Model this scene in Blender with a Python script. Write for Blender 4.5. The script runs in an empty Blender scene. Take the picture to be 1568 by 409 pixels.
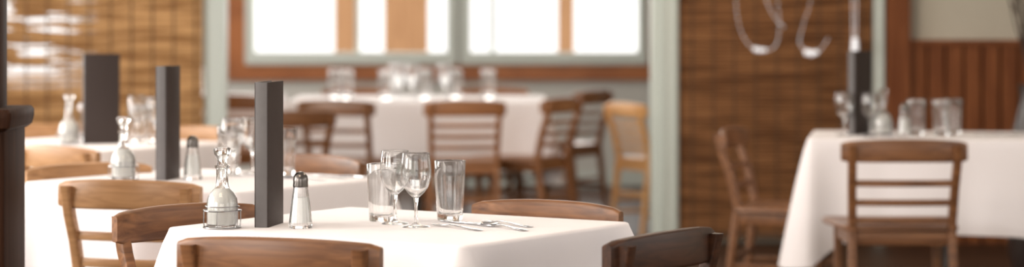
import bpy, bmesh, math, random
from mathutils import Vector, Matrix
random.seed(7)
scene=bpy.context.scene
R=math.radians

# ------------------------------------------------------------ materials
def newmat(name):
    m=bpy.data.materials.new(name); m.use_nodes=True
    nt=m.node_tree; b=nt.nodes['Principled BSDF']
    return m,nt,b
def plain(name,col,rough=0.6,metal=0.0,bump=0.0,bscale=60,spec=None):
    m,nt,b=newmat(name)
    tc=nt.nodes.new('ShaderNodeTexCoord'); n=nt.nodes.new('ShaderNodeTexNoise')
    n.inputs['Scale'].default_value=bscale; n.inputs['Detail'].default_value=4
    nt.links.new(tc.outputs['Object'],n.inputs['Vector'])
    r=nt.nodes.new('ShaderNodeValToRGB')
    r.color_ramp.elements[0].position=.3; r.color_ramp.elements[1].position=.7
    r.color_ramp.elements[0].color=(*[c*.93 for c in col],1)
    r.color_ramp.elements[1].color=(*col,1)
    nt.links.new(n.outputs['Fac'],r.inputs['Fac']); nt.links.new(r.outputs['Color'],b.inputs['Base Color'])
    b.inputs['Roughness'].default_value=rough; b.inputs['Metallic'].default_value=metal
    if spec is not None: b.inputs['Specular IOR Level'].default_value=spec
    if bump:
        bp=nt.nodes.new('ShaderNodeBump'); bp.inputs['Strength'].default_value=bump; bp.inputs['Distance'].default_value=.002
        nt.links.new(n.outputs['Fac'],bp.inputs['Height']); nt.links.new(bp.outputs['Normal'],b.inputs['Normal'])
    return m
def wood(name,dark,light,rough=.38,scale=(3,40,40),coat=.12,spec=.4):
    m,nt,b=newmat(name)
    tc=nt.nodes.new('ShaderNodeTexCoord'); mp=nt.nodes.new('ShaderNodeMapping')
    mp.inputs['Scale'].default_value=scale
    n=nt.nodes.new('ShaderNodeTexNoise'); n.inputs['Scale'].default_value=1.5; n.inputs['Detail'].default_value=6; n.inputs['Distortion'].default_value=.6
    r=nt.nodes.new('ShaderNodeValToRGB')
    r.color_ramp.elements[0].position=.3; r.color_ramp.elements[1].position=.72
    r.color_ramp.elements[0].color=(*dark,1); r.color_ramp.elements[1].color=(*light,1)
    nt.links.new(tc.outputs['Object'],mp.inputs['Vector']); nt.links.new(mp.outputs['Vector'],n.inputs['Vector'])
    nt.links.new(n.outputs['Fac'],r.inputs['Fac']); nt.links.new(r.outputs['Color'],b.inputs['Base Color'])
    b.inputs['Roughness'].default_value=rough; b.inputs['Specular IOR Level'].default_value=spec
    b.inputs['Coat Weight'].default_value=coat; b.inputs['Coat Roughness'].default_value=.25
    bp=nt.nodes.new('ShaderNodeBump'); bp.inputs['Strength'].default_value=.15; bp.inputs['Distance'].default_value=.001
    nt.links.new(n.outputs['Fac'],bp.inputs['Height']); nt.links.new(bp.outputs['Normal'],b.inputs['Normal'])
    return m
W_LIGHT=wood('wood_honey',(.31,.15,.062),(.53,.295,.14))  # honey wood, lightened to carry the bright light on the left chairs
W_MID=wood('wood_chestnut',(.105,.040,.015),(.27,.118,.046))
W_FAR=wood('wood_orange',(.20,.075,.025),(.37,.16,.06))
W_BRIGHT=wood('wood_amber',(.60,.30,.11),(.80,.46,.20))  # pale wood with the chair's bright light put into the colour
W_DARK=wood('wood_walnut',(.024,.009,.004),(.085,.032,.014),rough=.42,coat=.0,spec=.28)  # dark tone paints in shade on a chair back turned from the light
W_TRIM=wood('wood_trim',(.24,.078,.024),(.40,.145,.048),.45,(2,30,2))
W_PANEL=wood('wood_panel',(.12,.034,.011),(.25,.088,.031),.5,(30,30,2),.0,.2)
W_POST=wood('wood_post_dark',(.016,.006,.003),(.045,.017,.008),.6,(30,30,2),.0,.1)
W_TAN=wood('wood_exterior',(.42,.21,.095),(.56,.30,.145),.7,(20,20,2))
METAL=plain('steel',(.50,.50,.51),.16,1.0)
CAPM=plain('cap_metal',(.16,.145,.135),.25,1.0)
PAINT=plain('painted_frame',(.56,.61,.57),.5)
WALL=plain('wall_paint',(.52,.48,.40),.85)
WALLG=plain('wall_grey',(.55,.55,.52),.85)
CEIL=plain('ceiling_paint',(.75,.73,.70),.9)
MENU=plain('menu_leatherette',(.040,.028,.025),.5,bump=.4,bscale=300,spec=.28)
PAGES=plain('menu_edge',(.14,.13,.13),.6,spec=.3)
SALT=plain('salt',(.82,.81,.78),.8)
CRUET_GLARE=plain('cruet_filling',(.80,.79,.75),.5)  # pale core paints in the white reflection seen in the clear cruet
SNOW=plain('snow',(.9,.9,.92),.9)
TWIG=plain('twig_bark',(.05,.03,.02),.8)
VASE=plain('vase_glaze',(.03,.018,.014),.3)
# cloth
CLOTH,nt,b=newmat('tablecloth_linen')
tc=nt.nodes.new('ShaderNodeTexCoord'); n=nt.nodes.new('ShaderNodeTexNoise'); n.inputs['Scale'].default_value=5; n.inputs['Detail'].default_value=5
nt.links.new(tc.outputs['Object'],n.inputs['Vector'])
bp=nt.nodes.new('ShaderNodeBump'); bp.inputs['Strength'].default_value=.3; bp.inputs['Distance'].default_value=.008
nt.links.new(n.outputs['Fac'],bp.inputs['Height']); nt.links.new(bp.outputs['Normal'],b.inputs['Normal'])
b.inputs['Base Color'].default_value=(.86,.82,.835,1); b.inputs['Roughness'].default_value=.85
b.inputs['Sheen Weight'].default_value=.1
# glass
def glassmat(name,mix):
    m,nt,b=newmat(name)
    b.inputs['Base Color'].default_value=(.985,.99,.99,1)
    b.inputs['Transmission Weight'].default_value=1; b.inputs['Roughness'].default_value=.0; b.inputs['IOR'].default_value=1.47
    t=nt.nodes.new('ShaderNodeBsdfTransparent'); mx=nt.nodes.new('ShaderNodeMixShader'); mx.inputs[0].default_value=mix
    o=nt.nodes['Material Output']
    nt.links.new(b.outputs[0],mx.inputs[1]); nt.links.new(t.outputs[0],mx.inputs[2]); nt.links.new(mx.outputs[0],o.inputs['Surface'])
    return m
GLASS=glassmat('clear_glass',.1)
# floor
FLOOR,nt,b=newmat('floor_planks')
tc=nt.nodes.new('ShaderNodeTexCoord'); br=nt.nodes.new('ShaderNodeTexBrick')
br.inputs['Color1'].default_value=(.040,.020,.012,1); br.inputs['Color2'].default_value=(.058,.029,.017,1); br.inputs['Mortar'].default_value=(.01,.006,.004,1)
br.inputs['Scale'].default_value=1; br.inputs['Brick Width'].default_value=1.4; br.inputs['Row Height'].default_value=.12; br.inputs['Mortar Size'].default_value=.004
nt.links.new(tc.outputs['Object'],br.inputs['Vector']); nt.links.new(br.outputs['Color'],b.inputs['Base Color'])
b.inputs['Roughness'].default_value=.5; b.inputs['Specular IOR Level'].default_value=.25
# bamboo blinds
def blindmat(name,dark,light,trans,gaps,sc=(2.2,1,48)):
    m,nt,b=newmat(name); L=nt.links.new; N=nt.nodes.new
    tc=N('ShaderNodeTexCoord'); mp=N('ShaderNodeMapping'); mp.inputs['Scale'].default_value=sc
    n=N('ShaderNodeTexNoise'); n.inputs['Scale'].default_value=1; n.inputs['Detail'].default_value=5
    L(tc.outputs['Object'],mp.inputs['Vector']); L(mp.outputs['Vector'],n.inputs['Vector'])
    r=N('ShaderNodeValToRGB'); r.color_ramp.elements[0].position=.36; r.color_ramp.elements[1].position=.64
    r.color_ramp.elements[0].color=(*dark,1); r.color_ramp.elements[1].color=(*light,1)
    L(n.outputs['Fac'],r.inputs['Fac'])
    L(r.outputs['Color'],b.inputs['Base Color']); b.inputs['Roughness'].default_value=.6; b.inputs['Specular IOR Level'].default_value=.2
    tr=N('ShaderNodeBsdfTranslucent'); L(r.outputs['Color'],tr.inputs['Color'])
    mx=N('ShaderNodeMixShader'); mx.inputs[0].default_value=trans
    L(b.outputs[0],mx.inputs[1]); L(tr.outputs[0],mx.inputs[2])
    out=nt.nodes['Material Output']; last=mx
    if gaps:
        sx=N('ShaderNodeSeparateXYZ'); L(tc.outputs['Object'],sx.inputs[0])
        mx_=N('ShaderNodeMapRange'); mx_.inputs['From Min'].default_value=-2.25; mx_.inputs['From Max'].default_value=-2.5
        L(sx.outputs['X'],mx_.inputs['Value'])
        mz=N('ShaderNodeMapRange'); mz.inputs['From Min'].default_value=.83; mz.inputs['From Max'].default_value=1.0
        L(sx.outputs['Z'],mz.inputs['Value'])
        mm=N('ShaderNodeMath'); mm.operation='MULTIPLY'; L(mx_.outputs[0],mm.inputs[0]); L(mz.outputs[0],mm.inputs[1])
        mp2=N('ShaderNodeMapping'); mp2.inputs['Scale'].default_value=(3.5,1,50); L(tc.outputs['Object'],mp2.inputs['Vector'])
        n2=N('ShaderNodeTexNoise'); n2.inputs['Scale'].default_value=1; n2.inputs['Detail'].default_value=2; L(mp2.outputs[0],n2.inputs['Vector'])
        gt=N('ShaderNodeMath'); gt.operation='GREATER_THAN'; gt.inputs[1].default_value=.575; L(n2.outputs['Fac'],gt.inputs[0])
        m3=N('ShaderNodeMath'); m3.operation='MULTIPLY'; L(gt.outputs[0],m3.inputs[0]); L(mm.outputs[0],m3.inputs[1])
        t=N('ShaderNodeBsdfTransparent'); mz2=N('ShaderNodeMixShader'); L(m3.outputs[0],mz2.inputs[0]); L(mx.outputs[0],mz2.inputs[1]); L(t.outputs[0],mz2.inputs[2]); last=mz2
    L(last.outputs[0],out.inputs['Surface'])
    return m
B_LEFT=blindmat('bamboo_golden',(.25,.12,.045),(.56,.33,.15),.5,True,(3.5,1,52))
B_RIGHT=blindmat('bamboo_brown',(.12,.048,.018),(.33,.155,.064),.2,False,(3,1,52))
CORD=plain('blind_cord',(.11,.055,.025),.8)
REFLECTION,nt,b=newmat('lit_crystal'); b.inputs['Base Color'].default_value=(.9,.92,.95,1); b.inputs['Roughness'].default_value=.1  # emissive stand-in for light reflections over the right blind
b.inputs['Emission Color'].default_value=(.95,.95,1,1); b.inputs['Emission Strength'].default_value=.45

# ------------------------------------------------------------ mesh helpers
def finish(bm,name,mats,smooth=40,loc=(0,0,0),rot=0,parent=None):
    bmesh.ops.recalc_face_normals(bm,faces=bm.faces)
    me=bpy.data.meshes.new(name); bm.to_mesh(me); bm.free()
    for m in mats: me.materials.append(m)
    if smooth:
        me.polygons.foreach_set('use_smooth',[True]*len(me.polygons))
        me.set_sharp_from_angle(angle=R(smooth))
    o=bpy.data.objects.new(name,me); scene.collection.objects.link(o)
    o.location=loc; o.rotation_euler=(0,0,rot)
    if parent: o.parent=parent
    return o
def instance(mesh,name,loc,rot=0,scale=1):
    o=bpy.data.objects.new(name,mesh); scene.collection.objects.link(o); o.location=loc; o.rotation_euler=(0,0,rot)
    o.scale=scale if isinstance(scale,tuple) else (scale,)*3
    return o
def box(bm,x0,x1,y0,y1,z0,z1,mi=0):
    v=[bm.verts.new((x,y,z)) for x in (x0,x1) for y in (y0,y1) for z in (z0,z1)]
    for f in ((0,1,3,2),(4,6,7,5),(0,4,5,1),(2,3,7,6),(0,2,6,4),(1,5,7,3)):
        bm.faces.new([v[i] for i in f]).material_index=mi
def rrect(w,h,r,n=3):
    pts=[]
    r=min(r,w/2*.99,h/2*.99)
    for cx,cy,a0 in ((w/2-r,h/2-r,0),(-w/2+r,h/2-r,90),(-w/2+r,-h/2+r,180),(w/2-r,-h/2+r,270)):
        for i in range(n+1):
            a=R(a0+90*i/n); pts.append((cx+r*math.cos(a),cy+r*math.sin(a)))
    return pts
def sweep(bm,secs,plane='xy',mi=0,r=.006,n=3):
    rings=[]
    for (x,y,z,a,bb) in secs:
        ring=[]
        for (p,q) in rrect(a,bb,r,n):
            if plane=='xy': ring.append(bm.verts.new((x+p,y+q,z)))
            elif plane=='yz': ring.append(bm.verts.new((x,y+p,z+q)))
            else: ring.append(bm.verts.new((x+p,y,z+q)))
        rings.append(ring)
    for A,B in zip(rings,rings[1:]):
        k=len(A)
        for i in range(k):
            bm.faces.new((A[i],A[(i+1)%k],B[(i+1)%k],B[i])).material_index=mi
    bm.faces.new(rings[0][::-1]).material_index=mi; bm.faces.new(rings[-1]).material_index=mi
def lathe(bm,prof,n=40,mi=0,cx=0,cy=0,z0=0,flute=None):
    rings=[]
    for (r,z) in prof:
        if r<1e-6: rings.append([bm.verts.new((cx,cy,z0+z))])
        else:
            ring=[]
            for i in range(n):
                a=2*math.pi*i/n; rr=r*(1+(flute[1]*math.cos(flute[0]*a) if flute else 0))
                ring.append(bm.verts.new((cx+rr*math.cos(a),cy+rr*math.sin(a),z0+z)))
            rings.append(ring)
    for A,B in zip(rings,rings[1:]):
        if len(A)==1 and len(B)==1: continue
        for i in range(n):
            j=(i+1)%n
            if len(A)==1: f=(A[0],B[j],B[i])
            elif len(B)==1: f=(A[i],A[j],B[0])
            else: f=(A[i],A[j],B[j],B[i])
            bm.faces.new(f).material_index=mi
def tube(bm,pts,r,n=8,mi=0,closed=False,r1=None):
    rings=[]; k=len(pts)
    for i,p in enumerate(pts):
        p=Vector(p)
        if closed: t=Vector(pts[(i+1)%k])-Vector(pts[i-1])
        else: t=Vector(pts[min(i+1,k-1)])-Vector(pts[max(i-1,0)])
        t.normalize(); up=Vector((0,0,1)) if abs(t.z)<.9 else Vector((1,0,0))
        u=t.cross(up).normalized(); v=t.cross(u)
        rr=r if r1 is None else r+(r1-r)*i/(k-1)
        rings.append([bm.verts.new(p+u*rr*math.cos(2*math.pi*j/n)+v*rr*math.sin(2*math.pi*j/n)) for j in range(n)])
    prs=list(zip(rings,rings[1:]))
    if closed: prs.append((rings[-1],rings[0]))
    for A,B in prs:
        for j in range(n): bm.faces.new((A[j],A[(j+1)%n],B[(j+1)%n],B[j])).material_index=mi
    if not closed:
        bm.faces.new(rings[0]).material_index=mi; bm.faces.new(rings[-1]).material_index=mi

# ------------------------------------------------------------ chair
def chair_mesh(mat,slats=(.62,.54)):
    bm=bmesh.new()
    def yb(z):
        if z>=.45: return .075-(z-.45)/.34*.075
        return .075-(.45-z)/.45*.055
    def bow(x): return -.034+.034*(abs(x)/.225)**2
    secs=[]; K=20
    for i in range(K+1):
        x=-.225+.45*i/K; e=abs(x)/.225
        h=.088-.014*e**3
        if i in(0,K): h*=.86
        secs.append((x,bow(x)+.012,.79-.044-.006*e**2,.024,h))
    sweep(bm,secs,'yz',r=.008)
    for s in(-1,1):
        secs=[]
        for z in (.0,.1,.2,.3,.4,.45,.52,.60,.68,.74,.768):
            x=s*(.178+ (max(z-.45,0)/.34)*.012 + (.45-z if z<.45 else 0)*.02)
            w=.036 if z>.3 else .036-.01*(1-z/.3)
            y=yb(z)-.012+(-.012 if z>.66 else 0)
            secs.append((x,y,z,.030,w))
        sweep(bm,secs,'xy',r=.007)
    for z in slats:
        secs=[]
        for i in range(9):
            x=-.185+.37*i/8
            secs.append((x,yb(z)-.012-.02*(1-(x/.185)**2),z,.013,.026))
        sweep(bm,secs,'yz',r=.004)
    rings=[]
    pts=[]
    for (cx,cy,a0,rr) in ((.165,.44,0,.045),(-.165,.44,90,.045),(-.165,.075,180,.02),(.165,.075,270,.02)):
        for i in range(6):
            a=R(a0+18*i); sg=(1 if cx>0 else -1)
            pts.append((cx+(.04*sg if cy>.2 else .022*sg)+rr*math.cos(a)*.8, cy+rr*math.sin(a)))
    for z,sc in ((.432,.97),(.437,1),(.452,1),(.457,.98),(.452,.8)):
        rings.append([bm.verts.new((p[0]*sc,.255+(p[1]-.255)*sc,z)) for p in pts])
    for A,B in zip(rings,rings[1:]):
        k=len(A)
        for i in range(k): bm.faces.new((A[i],A[(i+1)%k],B[(i+1)%k],B[i]))
    bm.faces.new(rings[0]); bm.faces.new(rings[-1])
    for s in(-1,1):
        sweep(bm,[(s*.183,.43,z,.034-.010*(1-z/.43),.034-.010*(1-z/.43)) for z in (0,.15,.3,.432)],'xy',r=.006)
        sweep(bm,[(s*.182,.07,.405,.018,.05),(s*.183,.43,.405,.018,.05)],'xz',r=.003)
        sweep(bm,[(s*.183,.05,.20,.016,.022),(s*.183,.43,.20,.016,.022)],'xz',r=.004)
        sweep(bm,[(s*.183,.04,.12,.016,.022),(s*.183,.43,.12,.016,.022)],'xz',r=.004)
    for y,z in((.43,.405),(.07,.405)):
        sweep(bm,[(-.18,y,z,.018,.05),(.18,y,z,.018,.05)],'yz',r=.003)
    sweep(bm,[(-.18,.43,.24,.016,.022),(.18,.43,.24,.016,.022)],'yz',r=.004)
    sweep(bm,[(-.18,.05,.24,.016,.022),(.18,.05,.24,.016,.022)],'yz',r=.004)
    o=finish(bm,'dining_chair',[mat],45)
    me=o.data; bpy.data.objects.remove(o); return me
M_LIGHT=chair_mesh(W_LIGHT); M_MID=chair_mesh(W_MID); M_FAR=chair_mesh(W_FAR,(.65,.59,.53)); M_DARK=chair_mesh(W_DARK)
M_BRIGHT=chair_mesh(W_BRIGHT,(.66,.61,.56,.51))
M_MID3=chair_mesh(W_MID,(.62,.545,.475))
for me,x,y,a,sc in [
    (M_MID,-.515,5.43,-18,(1.07,1,1)),(M_MID,-.83,6.32,223,1),(M_LIGHT,-1.12,7.24,-16,1),(M_LIGHT,-1.37,8.0,218,1),
    (M_LIGHT,-1.66,9.05,-42,1),(M_MID,-.66,8.45,137,1),(M_MID,.095,6.44,147,1),(M_DARK,.345,5.60,55,1),
    (M_MID,.95,10.70,252,.98),(M_MID3,1.495,9.45,0,(1.07,1,1)),
    (M_FAR,-.255,13.45,6,1),(M_BRIGHT,.645,14.15,-62,.95),(M_FAR,.28,13.9,62,1),(M_FAR,.50,15.15,60,1),
    (M_MID,-1.08,12.5,32,.98),(M_MID,-.96,13.5,-18,1),(M_FAR,-1.62,14.3,-5,1),(M_FAR,-.12,15.75,176,1),(M_FAR,-.98,15.75,184,1),
    (M_LIGHT,-1.32,10.5,150,1),(M_LIGHT,-2.05,10.65,205,1)]:
    instance(me,'dining_chair',(x,y,0),R(a),sc)

# ------------------------------------------------------------ tables
def table(name,cx,cy,lx,ly,rot,drop=.27,cdrop=1.38,flare=.05,cflare=.09,seed=1):
    e=bpy.data.objects.new(name,None); scene.collection.objects.link(e); e.location=(cx,cy,0); e.rotation_euler=(0,0,R(rot))
    rnd=random.Random(seed)
    bm=bmesh.new()
    box(bm,-lx/2+.006,lx/2-.006,-ly/2+.006,ly/2-.006,.715,.744)
    finish(bm,'table_top',[W_MID],0,parent=e)
    bm=bmesh.new()
    lathe(bm,[(0,.0),(.05,.0),(.05,.03),(.032,.05),(.030,.68),(.09,.70),(.09,.715),(0,.715)],24)
    for a in range(4):
        c,s=math.cos(a*math.pi/2+math.pi/4),math.sin(a*math.pi/2+math.pi/4)
        tube(bm,[(c*.03,s*.03,.045),(c*.2,s*.2,.03),(c*.32,s*.32,.012)],.018,8,r1=.011)
    finish(bm,'pedestal',[CAPM],40,parent=e)
    bm=bmesh.new()
    per=[]; cr=.02
    hx,hy=lx/2,ly/2
    corners=[(hx,hy,0),(-hx,hy,90),(-hx,-hy,180),(hx,-hy,270)]
    for ci,(x,y,a0) in enumerate(corners):
        sx,sy=(1 if x>0 else -1),(1 if y>0 else -1)
        for i in range(9):
            a=R(a0+90*i/8); per.append((x-sx*cr+cr*math.cos(a),y-sy*cr+cr*math.sin(a),math.cos(a),math.sin(a)))
        nx,ny,_=corners[(ci+1)%4]; a=R(a0+90); L=math.hypot(nx-x,ny-y)-2*cr; K=36
        px,py=per[-1][0],per[-1][1]; dx,dy=(nx-x)/math.hypot(nx-x,ny-y),(ny-y)/math.hypot(nx-x,ny-y)
        for i in range(1,K): per.append((px+dx*L*i/K,py+dy*L*i/K,math.cos(a),math.sin(a)))
    ph=[rnd.uniform(0,6.28) for _ in range(4)]
    rings=[]
    zt=.7505
    rings.append([bm.verts.new((x*.97,y*.97,zt)) for x,y,_,_ in per])
    rings.append([bm.verts.new((x-nx*.004,y-ny*.004,zt)) for x,y,nx,ny in per])
    for th in (30,60,90):
        rings.append([bm.verts.new((x-nx*.004+nx*.009*math.sin(R(th)),y-ny*.004+ny*.009*math.sin(R(th)),zt-.009*(1-math.cos(R(th))))) for x,y,nx,ny in per])
    K=14
    for k in range(1,K+1):
        h=k/K; ring=[]; s=0; prev=None
        for (x,y,nx,ny) in per:
            if prev: s+=math.hypot(x-prev[0],y-prev[1])
            prev=(x,y)
            dc=math.hypot(hx-abs(x),hy-abs(y))
            c=math.exp(-(dc/.055)**2); c2=math.exp(-((dc-.15)/.06)**2)
            d=drop*(1+(cdrop-1)*math.exp(-(dc/.12)**1.3))
            w=math.sin(s*19+ph[0])*.6+math.sin(s*37+ph[1])*.3
            off=.005+flare*h*(d/.3)*.4+cflare*c*h**.8-.018*c2*h+.011*w*h
            ring.append(bm.verts.new((x+nx*off,y+ny*off,zt-.009-d*h)))
        rings.append(ring)
    for A,B in zip(rings,rings[1:]):
        k=len(A)
        for i in range(k): bm.faces.new((A[i],A[(i+1)%k],B[(i+1)%k],B[i]))
    bm.faces.new(rings[0])
    finish(bm,'tablecloth',[CLOTH],60,parent=e)
    return e
table('dining_table',-.275,6.175,.88,.75,-33,seed=1)
table('dining_table',-.95,7.8,.84,.78,-33,seed=2)
table('dining_table',-1.70,9.9,.84,.78,-33,seed=3)
table('dining_table',1.85,10.50,1.16,.70,-9,drop=.38,cflare=.10,seed=4)
table('banquet_table',-.55,14.72,1.5,1.1,0,drop=.33,seed=5)
table('dining_table',-1.88,15.2,.9,.85,0,drop=.33,seed=6)

# ------------------------------------------------------------ tableware
ZT=.7508
def mk(fn,name,mats,sm=40):
    bm=bmesh.new(); fn(bm); o=finish(bm,name,mats,sm); me=o.data; bpy.data.objects.remove(o); return me
def f_tumbler(bm):
    lathe(bm,[(0,0),(.031,0),(.0325,.003),(.033,.012),(.036,.06),(.0385,.11),(.040,.150),(.0395,.1512),(.0387,.150),(.0370,.11),(.0343,.06),(.0308,.020),(.026,.016),(0,.0155)],48)
TUMBLER=mk(f_tumbler,'tumbler_glass',[GLASS])
def f_wine(bm):
    lathe(bm,[(0,0),(.034,0),(.0345,.0015),(.030,.003),(.012,.006),(.0055,.012),(.0042,.03),(.0042,.055),(.0065,.072),(.018,.082),(.030,.098),(.0368,.118),(.0378,.138),(.0360,.162),(.0338,.182),(.0333,.1828),(.0327,.182),(.0348,.162),(.0366,.138),(.0355,.118),(.0288,.0995),(.017,.0845),(.006,.079),(0,.078)],48)
WINE=mk(f_wine,'wine_glass',[GLASS])
def f_cruet(bm):
    lathe(bm,[(0,0.004),(.034,.004),(.0385,.009),(.0390,.03),(.0385,.058),(.036,.074),(.028,.088),(.0185,.098),(.0155,.106),(.0145,.12),(.0145,.145),(.018,.148),(.018,.153),(.0145,.155),(.0125,.155),(.0125,.12),(.0138,.106),(.017,.0995),(.0265,.089),(.0335,.075),(.0362,.058),(.037,.03),(.036,.011),(0,.009)],40,0)
    lathe(bm,[(0,.0095),(.0355,.0115),(.0365,.03),(.0357,.058),(.033,.0745),(.026,.0880),(.016,.097),(.0,.098)],32,1)
    lathe(bm,[(0,.125),(.009,.125),(.012,.156),(.0115,.162),(.013,.170),(.019,.180),(.022,.190),(.020,.197),(0,.199)],10,0)
    c=lambda r,z:[(r*math.cos(2*math.pi*i/40),r*math.sin(2*math.pi*i/40),z) for i in range(40)]
    tube(bm,c(.046,.044),.0018,8,2,True); tube(bm,c(.045,.0025),.0022,8,2,True); tube(bm,c(.0415,.054),.0013,8,2,True)
    for i in range(6):
        a=i*math.pi/3+.2; tube(bm,[(.045*math.cos(a),.045*math.sin(a),.003),(.0465*math.cos(a),.0465*math.sin(a),.02),(.046*math.cos(a),.046*math.sin(a),.044)],.0014,6,2)
    for a in (0,math.pi/2): tube(bm,[(-.045*math.cos(a),-.045*math.sin(a),.0022),(.045*math.cos(a),.045*math.sin(a),.0022)],.0015,6,2)
CRUET=mk(f_cruet,'oil_cruet',[GLASS,CRUET_GLARE,METAL])
def f_shaker(bm):
    lathe(bm,[(0,0),(.0275,0),(.029,.004),(.028,.012),(.024,.05),(.019,.085),(.0165,.105),(.0165,.112),(.0148,.112),(.015,.10),(.0175,.083),(.0222,.05),(.0262,.014),(.0,.010)],60,0,flute=(10,.025))
    lathe(bm,[(0,.0105),(.0255,.0145),(.0215,.05),(.018,.075),(0,.076)],40,1)
    lathe(bm,[(.0165,.100),(.0185,.100),(.0188,.104),(.018,.112),(.0185,.118),(.0165,.128),(.011,.135),(.004,.138),(0,.138)],40,2)
SHAKER=mk(f_shaker,'salt_shaker',[GLASS,SALT,CAPM])
def f_menu(bm):
    H=.356
    for sx,th in((-.0150,.005),(.0150,.005)):
        sweep(bm,[(sx,0,0,th,.142),(sx,0,H,th,.142)],'xy',r=.0015,n=2,mi=0)
    sweep(bm,[(0,-.069,0,.030,.006),(0,-.069,H,.030,.006)],'xy',r=.0015,n=2,mi=1)
    for i in range(5):
        x=-.009+.0045*i
        box(bm,x-.0013,x+.0013,-.064,.064,.004,H-.005,2)
MENU_M=mk(f_menu,'standing_menu',[MENU,PAGES,SALT])
def strip(bm,secs,mi=0):
    sweep(bm,[(x,0,z,w,t) for x,w,z,t in secs],'yz',r=.0007,n=2,mi=mi)
def f_fork(bm):
    strip(bm,[(-.10,.014,.0018,.002),(-.097,.020,.0018,.002),(-.06,.014,.003,.0022),(0,.007,.006,.003),(.03,.008,.007,.003),(.045,.020,.005,.002),(.055,.025,.0035,.0018)])
    for i in range(4):
        y=-.0105+.007*i
        sweep(bm,[(.055,y,.0035,.0045,.0018),(.075,y,.0025,.0038,.0018),(.098,y,.004,.002,.0014)],'yz',r=.0006,n=2)
def f_knife(bm):
    strip(bm,[(-.11,.012,.003,.005),(-.105,.017,.003,.006),(-.05,.015,.003,.006),(-.01,.011,.003,.005),(.0,.012,.003,.002),(.02,.020,.003,.0014),(.08,.021,.003,.0012),(.10,.013,.003,.001),(.11,.003,.003,.0008)])
def f_spoon(bm):
    strip(bm,[(-.10,.014,.0018,.002),(-.097,.020,.0018,.002),(-.06,.014,.003,.0022),(0,.007,.007,.003),(.035,.007,.006,.003)])
    rings=[]
    for k in range(6):
        t=k/5; ring=[]
        for i in range(24):
            a=2*math.pi*i/24
            ring.append(bm.verts.new((.066+.034*t*math.cos(a),.021*t*math.sin(a)*(1-.12*math.cos(a)),.0008+.0065*t*t)) if k else bm.verts.new((.066+.001*math.cos(a),.001*math.sin(a),.0008)))
        rings.append(ring)
    for k in range(5,-1,-1):
        rings.append([bm.verts.new((v.co.x,v.co.y,v.co.z+.0013)) for v in rings[k]])
    for A,B in zip(rings,rings[1:]):
        for i in range(24): bm.faces.new((A[i],A[(i+1)%24],B[(i+1)%24],B[i]))
    bm.faces.new(rings[0][::-1]); bm.faces.new(rings[-1])
FORK=mk(f_fork,'fork',[METAL]); KNIFE=mk(f_knife,'table_knife',[METAL]); SPOON=mk(f_spoon,'spoon',[METAL])
def put(me,name,x,y,rot=0,s=1): instance(me,name,(x,y,ZT),R(rot),s)
put(MENU_M,'standing_menu',-.603,6.16,-10)
put(CRUET,'oil_cruet',-.709,6.07,10); put(SHAKER,'salt_shaker',-.518,6.08)
put(TUMBLER,'tumbler_glass',-.330,6.28,0,.96); put(TUMBLER,'tumbler_glass',-.158,6.31)
put(WINE,'wine_glass',-.292,6.195); put(WINE,'wine_glass',-.236,6.10)
put(KNIFE,'table_knife',-.115,6.19,128); put(FORK,'fork',-.01,6.17,124); put(SPOON,'spoon',-.02,6.07,122); put(FORK,'fork',-.135,6.07,126)
# second table
put(MENU_M,'standing_menu',-1.084,7.82,-10); put(CRUET,'oil_cruet',-1.218,7.78); put(SHAKER,'salt_shaker',-1.004,7.80)
for x,y in((-.735,8.02),(-.925,8.12)): put(TUMBLER,'tumbler_glass',x,y)
for x,y in((-.90,8.0),(-.845,8.07)): put(WINE,'wine_glass',x,y)
put(TUMBLER,'tumbler_glass',-.76,7.92)
put(FORK,'fork',-.60,7.88,140); put(KNIFE,'table_knife',-.55,7.93,140); put(SPOON,'spoon',-.66,7.80,140)
# third table
put(MENU_M,'standing_menu',-1.63,9.85,-72); put(CRUET,'oil_cruet',-1.75,9.80)
for x,y in((-1.50,9.95),(-1.72,10.05),(-1.44,10.02)): put(TUMBLER,'tumbler_glass',x,y)
for x,y in((-1.52,10.05),(-1.42,9.90)): put(WINE,'wine_glass',x,y)
# right table
put(MENU_M,'standing_menu',1.48,10.56,-38); put(CRUET,'oil_cruet',1.565,10.46); put(SHAKER,'salt_shaker',1.65,10.44)
put(WINE,'wine_glass',1.40,10.47); put(WINE,'wine_glass',1.50,10.38)
for x,y in((1.71,10.50),(1.81,10.46),(1.875,10.56)): put(TUMBLER,'tumbler_glass',x,y)
for a in range(3): put((FORK,KNIFE,SPOON)[a],('fork','table_knife','spoon')[a],2.05+.05*a,10.46+.02*a,-8)
# banquet tables
for x,y,k in ((-.74,14.6,0),(-.66,14.7,1),(-.59,14.62,1),(-.52,14.75,0),(-.40,14.7,1),(-.34,14.8,0),(-.14,14.7,0),(-1.05,14.8,0),(-.98,14.7,0),(-.70,14.9,1),(-1.9,15.1,0),(-1.8,15.2,1)):
    put((TUMBLER,WINE)[k],('tumbler_glass','wine_glass')[k],x,y,0,1.15)

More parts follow.
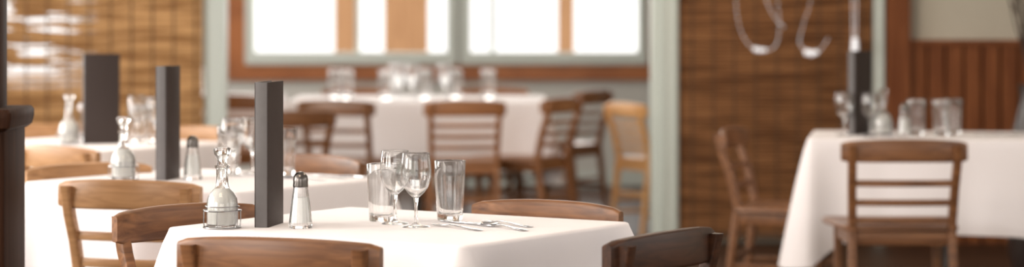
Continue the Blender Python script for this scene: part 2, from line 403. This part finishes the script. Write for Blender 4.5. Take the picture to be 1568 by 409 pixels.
# ------------------------------------------------------------ room
XL,XR,YF,YB,YW,ZC=-4.2,4.2,-2.0,18.0,13.6,2.9
def slab(name,b_,mat,sm=0):
    bm=bmesh.new()
    for bb in b_: box(bm,*bb)
    return finish(bm,name,[mat],sm)
slab('floor',[(XL-.1,XR+.1,YF-.1,YB+.12,-.1,0)],FLOOR)
slab('ceiling',[(XL-.1,XR+.1,YF-.1,YB+.12,ZC,ZC+.1)],CEIL)
def ywall(name,X0,X1,ops,mat,z0=.8,z1=2.5):
    bs=[]; y=YF-.1
    for a,b_ in ops:
        bs.append((X0,X1,y,a,0,ZC)); bs.append((X0,X1,a,b_,0,z0)); bs.append((X0,X1,a,b_,z1,ZC)); y=b_
    bs.append((X0,X1,y,YB+.1,0,ZC)); slab(name,bs,mat)
LOPS=[(0,3.2),(4.2,7.4),(8.4,11.6),(14.2,17.4)]; ROPS=[(0,3.2),(4.2,7.4)]
ywall('wall_left',XL-.1,XL,LOPS,WALL); ywall('wall_right',XR,XR+.1,ROPS,WALL)
slab('wall_front',[(XL,XR,YF-.1,YF,0,.8),(XL,XR,YF-.1,YF,2.5,ZC),(XL,-2.5,YF-.1,YF,.8,2.5),(2.5,XR,YF-.1,YF,.8,2.5)],WALL)
wi=0
def ywin(X,ops,z0=.8,z1=2.5):
    global wi
    for a,b_ in ops:
        wi+=1; m=(a+b_)/2
        slab('window_%d'%(3+wi),[(X-.04,X+.04,a,b_,z0,z0+.06),(X-.04,X+.04,a,b_,z1-.06,z1),(X-.04,X+.04,a,a+.06,z0+.06,z1-.06),(X-.04,X+.04,b_-.06,b_,z0+.06,z1-.06),(X-.03,X+.03,m-.03,m+.03,z0+.06,z1-.06)],PAINT)
ywin(XL-.05,LOPS); ywin(XR+.05,ROPS)  # right-hand windows are unseen, added for the fill light
slab('wall_back',[(XL,-3.95,YB,YB+.1,0,ZC),(-3.95,-2.25,YB,YB+.1,0,.45),(-3.95,-2.25,YB,YB+.1,2.4,ZC),(-2.25,-1.95,YB,YB+.1,0,ZC),
    (-1.95,1.0,YB,YB+.1,0,.86),(-1.95,1.0,YB,YB+.1,2.4,ZC),(-.40,-.36,YB,YB+.1,.86,2.4),(1.0,XR,YB,YB+.1,0,ZC)],WALLG)
slab('trim_1',[(-2.08,1.06,YB-.04,YB-.001,.765,.88),(-2.08,-1.93,YB-.04,YB-.001,.88,2.4),(.98,1.06,YB-.04,YB-.001,.88,2.4),(-2.08,1.06,YB-.04,YB-.001,2.4,2.5)],W_TRIM)
def xwin(name,x0,x1,z0,z1,bars,fw=.065,fb=.085):
    bs=[(x0,x1,YB-.06,YB+.05,z0,z0+fb),(x0,x1,YB-.06,YB+.05,z1-fb,z1),(x0,x0+fw,YB-.06,YB+.05,z0+fb,z1-fb),(x1-fw,x1,YB-.06,YB+.05,z0+fb,z1-fb)]
    for c,w in bars: bs.append((c-w/2,c+w/2,YB-.01,YB+.04,z0+fb,z1-fb))
    slab(name,bs,PAINT)
xwin('window_1',-1.93,-.40,.881,2.399,[(-1.12,.035)],.07); xwin('window_2',-.37,.979,.881,2.399,[(-.14,.035)],.07)
xwin('window_3',-3.95,-2.25,.45,2.4,[(-3.1,.05)])
slab('porch_posts',[(-1.43,-1.26,20,20.15,-.2,2.8),(-1.03,-.68,20,20.15,-.2,2.8),(.37,.50,20,20.1,-.2,2.8)],W_TAN)
slab('snowy_ground',[(-14,14,YB+.12,34,-.3,-.15)],SNOW)
bm=bmesh.new()
box(bm,-1.66,-1.565,YW-.05,YW+.07,0,ZC)
box(bm,-1.685,-1.661,YW-.02,YW+.05,0,ZC)
finish(bm,'door_frame',[PAINT],0)
bm=bmesh.new()
box(bm,.762,.814,YW-.02,YW+.10,0,ZC); box(bm,.815,.905,YW-.07,YW+.07,0,ZC); box(bm,.828,.835,YW-.078,YW-.0705,0,ZC); box(bm,.885,.892,YW-.078,YW-.0705,0,ZC)
finish(bm,'door_frame',[PAINT],0)
slab('trim_2',[(-1.56,.76,YW-.05,YW+.07,2.5,ZC)],PAINT)
slab('wall_partition',[(.906,XR,YW+.03,YW+.12,0,ZC)],WALL)
slab('wall_partition_left',[(XL,-1.686,YW,YW+.05,0,.25),(XL,-1.686,YW,YW+.05,2.45,ZC)],WALL)
def blind(name,x0,x1,z0,z1,y,mat):
    bm=bmesh.new(); p=.019; n=int((z1-z0)/p)
    prev=None
    for i in range(n*3+1):
        z=z0+p*i/3; yy=y-(.004 if i%3==1 else (.004 if i%3==2 else -.001))
        r=[bm.verts.new((x0+(x1-x0)*k/8,yy,z)) for k in range(9)]
        if prev:
            for k in range(8): bm.faces.new((prev[k],prev[k+1],r[k+1],r[k])).material_index=0
        prev=r
    x=x0+.07
    while x<x1-.02:
        box(bm,x-.004,x+.004,y-.009,y-.006,z0,z1,1); x+=.115
    box(bm,x0,x1,y-.012,y+.008,z0-.03,z0,1)
    finish(bm,name,[mat,CORD],0)
blind('bamboo_blind',-4.1,-1.69,.2,2.45,YW-.06,B_LEFT)
blind('bamboo_blind',.915,1.965,.06,2.6,YW-.04,B_RIGHT)
slab('trim_3',[(1.975,2.03,YW-.06,YW+.029,0,ZC)],PAINT)
slab('trim_4',[(2.045,2.175,YW-.05,YW+.029,0,ZC)],W_PANEL)
bm=bmesh.new(); x=2.18
while x<XR-.02:
    box(bm,x,min(x+.086,XR-.005),YW-.012,YW+.014,0,1.085,0); x+=.1
box(bm,2.18,XR-.005,YW+.015,YW+.028,0,1.085,1)
box(bm,2.18,XR-.005,YW-.03,YW+.028,1.0855,1.115,0)
finish(bm,'wood_wainscot',[W_PANEL,W_POST],0)
slab('baseboard_back',[(1.0,XR,YB-.02,YB-.001,0,.1),(XL,1.0,YB-.02,YB-.001,0,.1)],PAINT)
# glowing strands drawn in place of curved light reflections over the blind
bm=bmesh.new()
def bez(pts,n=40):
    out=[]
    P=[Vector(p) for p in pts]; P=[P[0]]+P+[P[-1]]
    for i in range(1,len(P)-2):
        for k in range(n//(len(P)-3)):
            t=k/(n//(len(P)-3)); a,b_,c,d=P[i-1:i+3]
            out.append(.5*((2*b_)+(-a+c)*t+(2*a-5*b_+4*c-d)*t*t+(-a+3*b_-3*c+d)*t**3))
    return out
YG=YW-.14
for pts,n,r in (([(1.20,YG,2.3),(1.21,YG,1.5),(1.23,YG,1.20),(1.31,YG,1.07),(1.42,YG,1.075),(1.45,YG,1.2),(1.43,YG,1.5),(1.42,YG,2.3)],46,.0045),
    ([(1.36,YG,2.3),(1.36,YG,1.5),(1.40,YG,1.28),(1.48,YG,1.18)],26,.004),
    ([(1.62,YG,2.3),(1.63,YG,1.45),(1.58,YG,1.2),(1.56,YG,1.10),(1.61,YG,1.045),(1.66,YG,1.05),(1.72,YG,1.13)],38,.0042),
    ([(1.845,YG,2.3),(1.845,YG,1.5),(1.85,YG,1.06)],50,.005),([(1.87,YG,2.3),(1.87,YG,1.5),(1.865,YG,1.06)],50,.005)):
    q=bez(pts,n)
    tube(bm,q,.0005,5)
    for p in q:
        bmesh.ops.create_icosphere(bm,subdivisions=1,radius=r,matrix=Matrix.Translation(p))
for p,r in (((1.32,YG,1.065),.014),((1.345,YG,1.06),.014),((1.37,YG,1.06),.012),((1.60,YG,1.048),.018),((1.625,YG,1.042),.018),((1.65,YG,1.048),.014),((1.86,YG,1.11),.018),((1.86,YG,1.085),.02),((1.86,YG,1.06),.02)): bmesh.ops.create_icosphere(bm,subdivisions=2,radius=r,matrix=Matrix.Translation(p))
finish(bm,'hanging_bead_garland',[REFLECTION],60)
# dark wooden post at the left
e=bpy.data.objects.new('partition_post',None); scene.collection.objects.link(e); e.location=(-.06,0,0)
bm=bmesh.new(); sweep(bm,[(-1.462,6.85,0,.30,.30),(-1.462,6.85,.96,.30,.30)],'xy',r=.01)
sweep(bm,[(-1.462,6.85,z,w,w) for z,w in((.955,.31),(.965,.335),(.99,.345),(1.005,.345),(1.015,.33))],'xy',r=.012)
sweep(bm,[(-1.462,6.85,0,.33,.33),(-1.462,6.85,.12,.33,.33)],'xy',r=.01)
finish(bm,'pedestal_base',[W_POST],40,parent=e)
bm=bmesh.new(); sweep(bm,[(-1.410,6.85,1.01,.13,.13),(-1.410,6.85,ZC,.13,.13)],'xy',r=.01); finish(bm,'column',[W_POST],40,parent=e)
# vase with branches
e=bpy.data.objects.new('vase_with_branches',None); scene.collection.objects.link(e); e.location=(2.52,12.0,0)
bm=bmesh.new(); lathe(bm,[(0,0),(.09,0),(.12,.1),(.13,.4),(.10,.7),(.06,.85),(.07,.92),(.063,.92),(.053,.85),(0,.80)],32); finish(bm,'vase',[VASE],50,parent=e)
bm=bmesh.new(); rr=random.Random(3)
for i in range(20):
    a=rr.uniform(0,6.28); l=rr.uniform(.1,.42)
    p=[(0,0,.82)]; 
    for k in range(1,6):
        t=k/5; p.append((math.cos(a)*l*t**1.3+rr.uniform(-.02,.02),math.sin(a)*l*t**1.3+rr.uniform(-.02,.02),.85+t*rr.uniform(.8,.95)))
    tube(bm,p,.005,5,r1=.002)
    for k in (3,4):
        q=p[k]; tube(bm,[q,(q[0]+rr.uniform(-.12,.12),q[1]+rr.uniform(-.1,.1),q[2]+.16)],.003,4,r1=.0012)
finish(bm,'branches',[TWIG],50,parent=e)

# ------------------------------------------------------------ lights
def area(name,loc,rot,sx,sy,pw,col=(1,1,1)):
    l=bpy.data.lights.new(name,'AREA'); l.shape='RECTANGLE'; l.size=sx; l.size_y=sy; l.energy=pw; l.color=col
    o=bpy.data.objects.new(name,l); scene.collection.objects.link(o); o.location=loc; o.rotation_euler=[R(a) for a in rot]
for i,(a,b_) in enumerate(LOPS): area('window_daylight',(XL-.2,(a+b_)/2,1.65),(0,-90,0),1.7,3.2,(170,200,155,100)[i],(1,.945,.885))
for i,(a,b_) in enumerate(ROPS): area('window_daylight',(XR+.2,(a+b_)/2,1.65),(0,90,0),1.7,3.2,25,(1,.92,.87))  # right-hand windows are unseen, added as weak fill
area('window_daylight',(0,YF-.2,1.65),(90,0,0),5,1.7,70,(1,.93,.87))  # unseen rear window, added as fill from behind
area('window_daylight',(-.45,YB+.25,1.7),(-90,0,0),3,1.5,60,(1,.97,.93))
for x,y in((-1,4.5),(1.2,7.5),(-1,9.5),(.9,12)):
    area('ceiling_lamp',(x,y,ZC-.06),(0,0,0),.9,.9,24,(1,.82,.64))  # unseen ceiling lights, added to brighten the room
area('ceiling_lamp',(-.5,15.8,ZC-.06),(0,0,0),1.2,1.2,22,(1,.88,.76))  # unseen as well, added to brighten the sunroom
w=bpy.data.worlds.new('sky'); scene.world=w; w.use_nodes=True
w.node_tree.nodes['Background'].inputs[0].default_value=(1,.98,.96,1); w.node_tree.nodes['Background'].inputs[1].default_value=1.45
vs=scene.view_settings
vs.view_transform='Standard'; vs.look='None'; vs.exposure=0.12
# ------------------------------------------------------------ camera
cd=bpy.data.cameras.new('camera'); co=bpy.data.objects.new('camera',cd); scene.collection.objects.link(co); scene.camera=co
co.location=(0,0,1.29); co.rotation_euler=(R(90),0,0)
cd.sensor_width=36; cd.lens=87.24; cd.shift_y=-.1228; cd.clip_end=200
cd.dof.use_dof=True; cd.dof.focus_distance=6.13; cd.dof.aperture_fstop=2.1
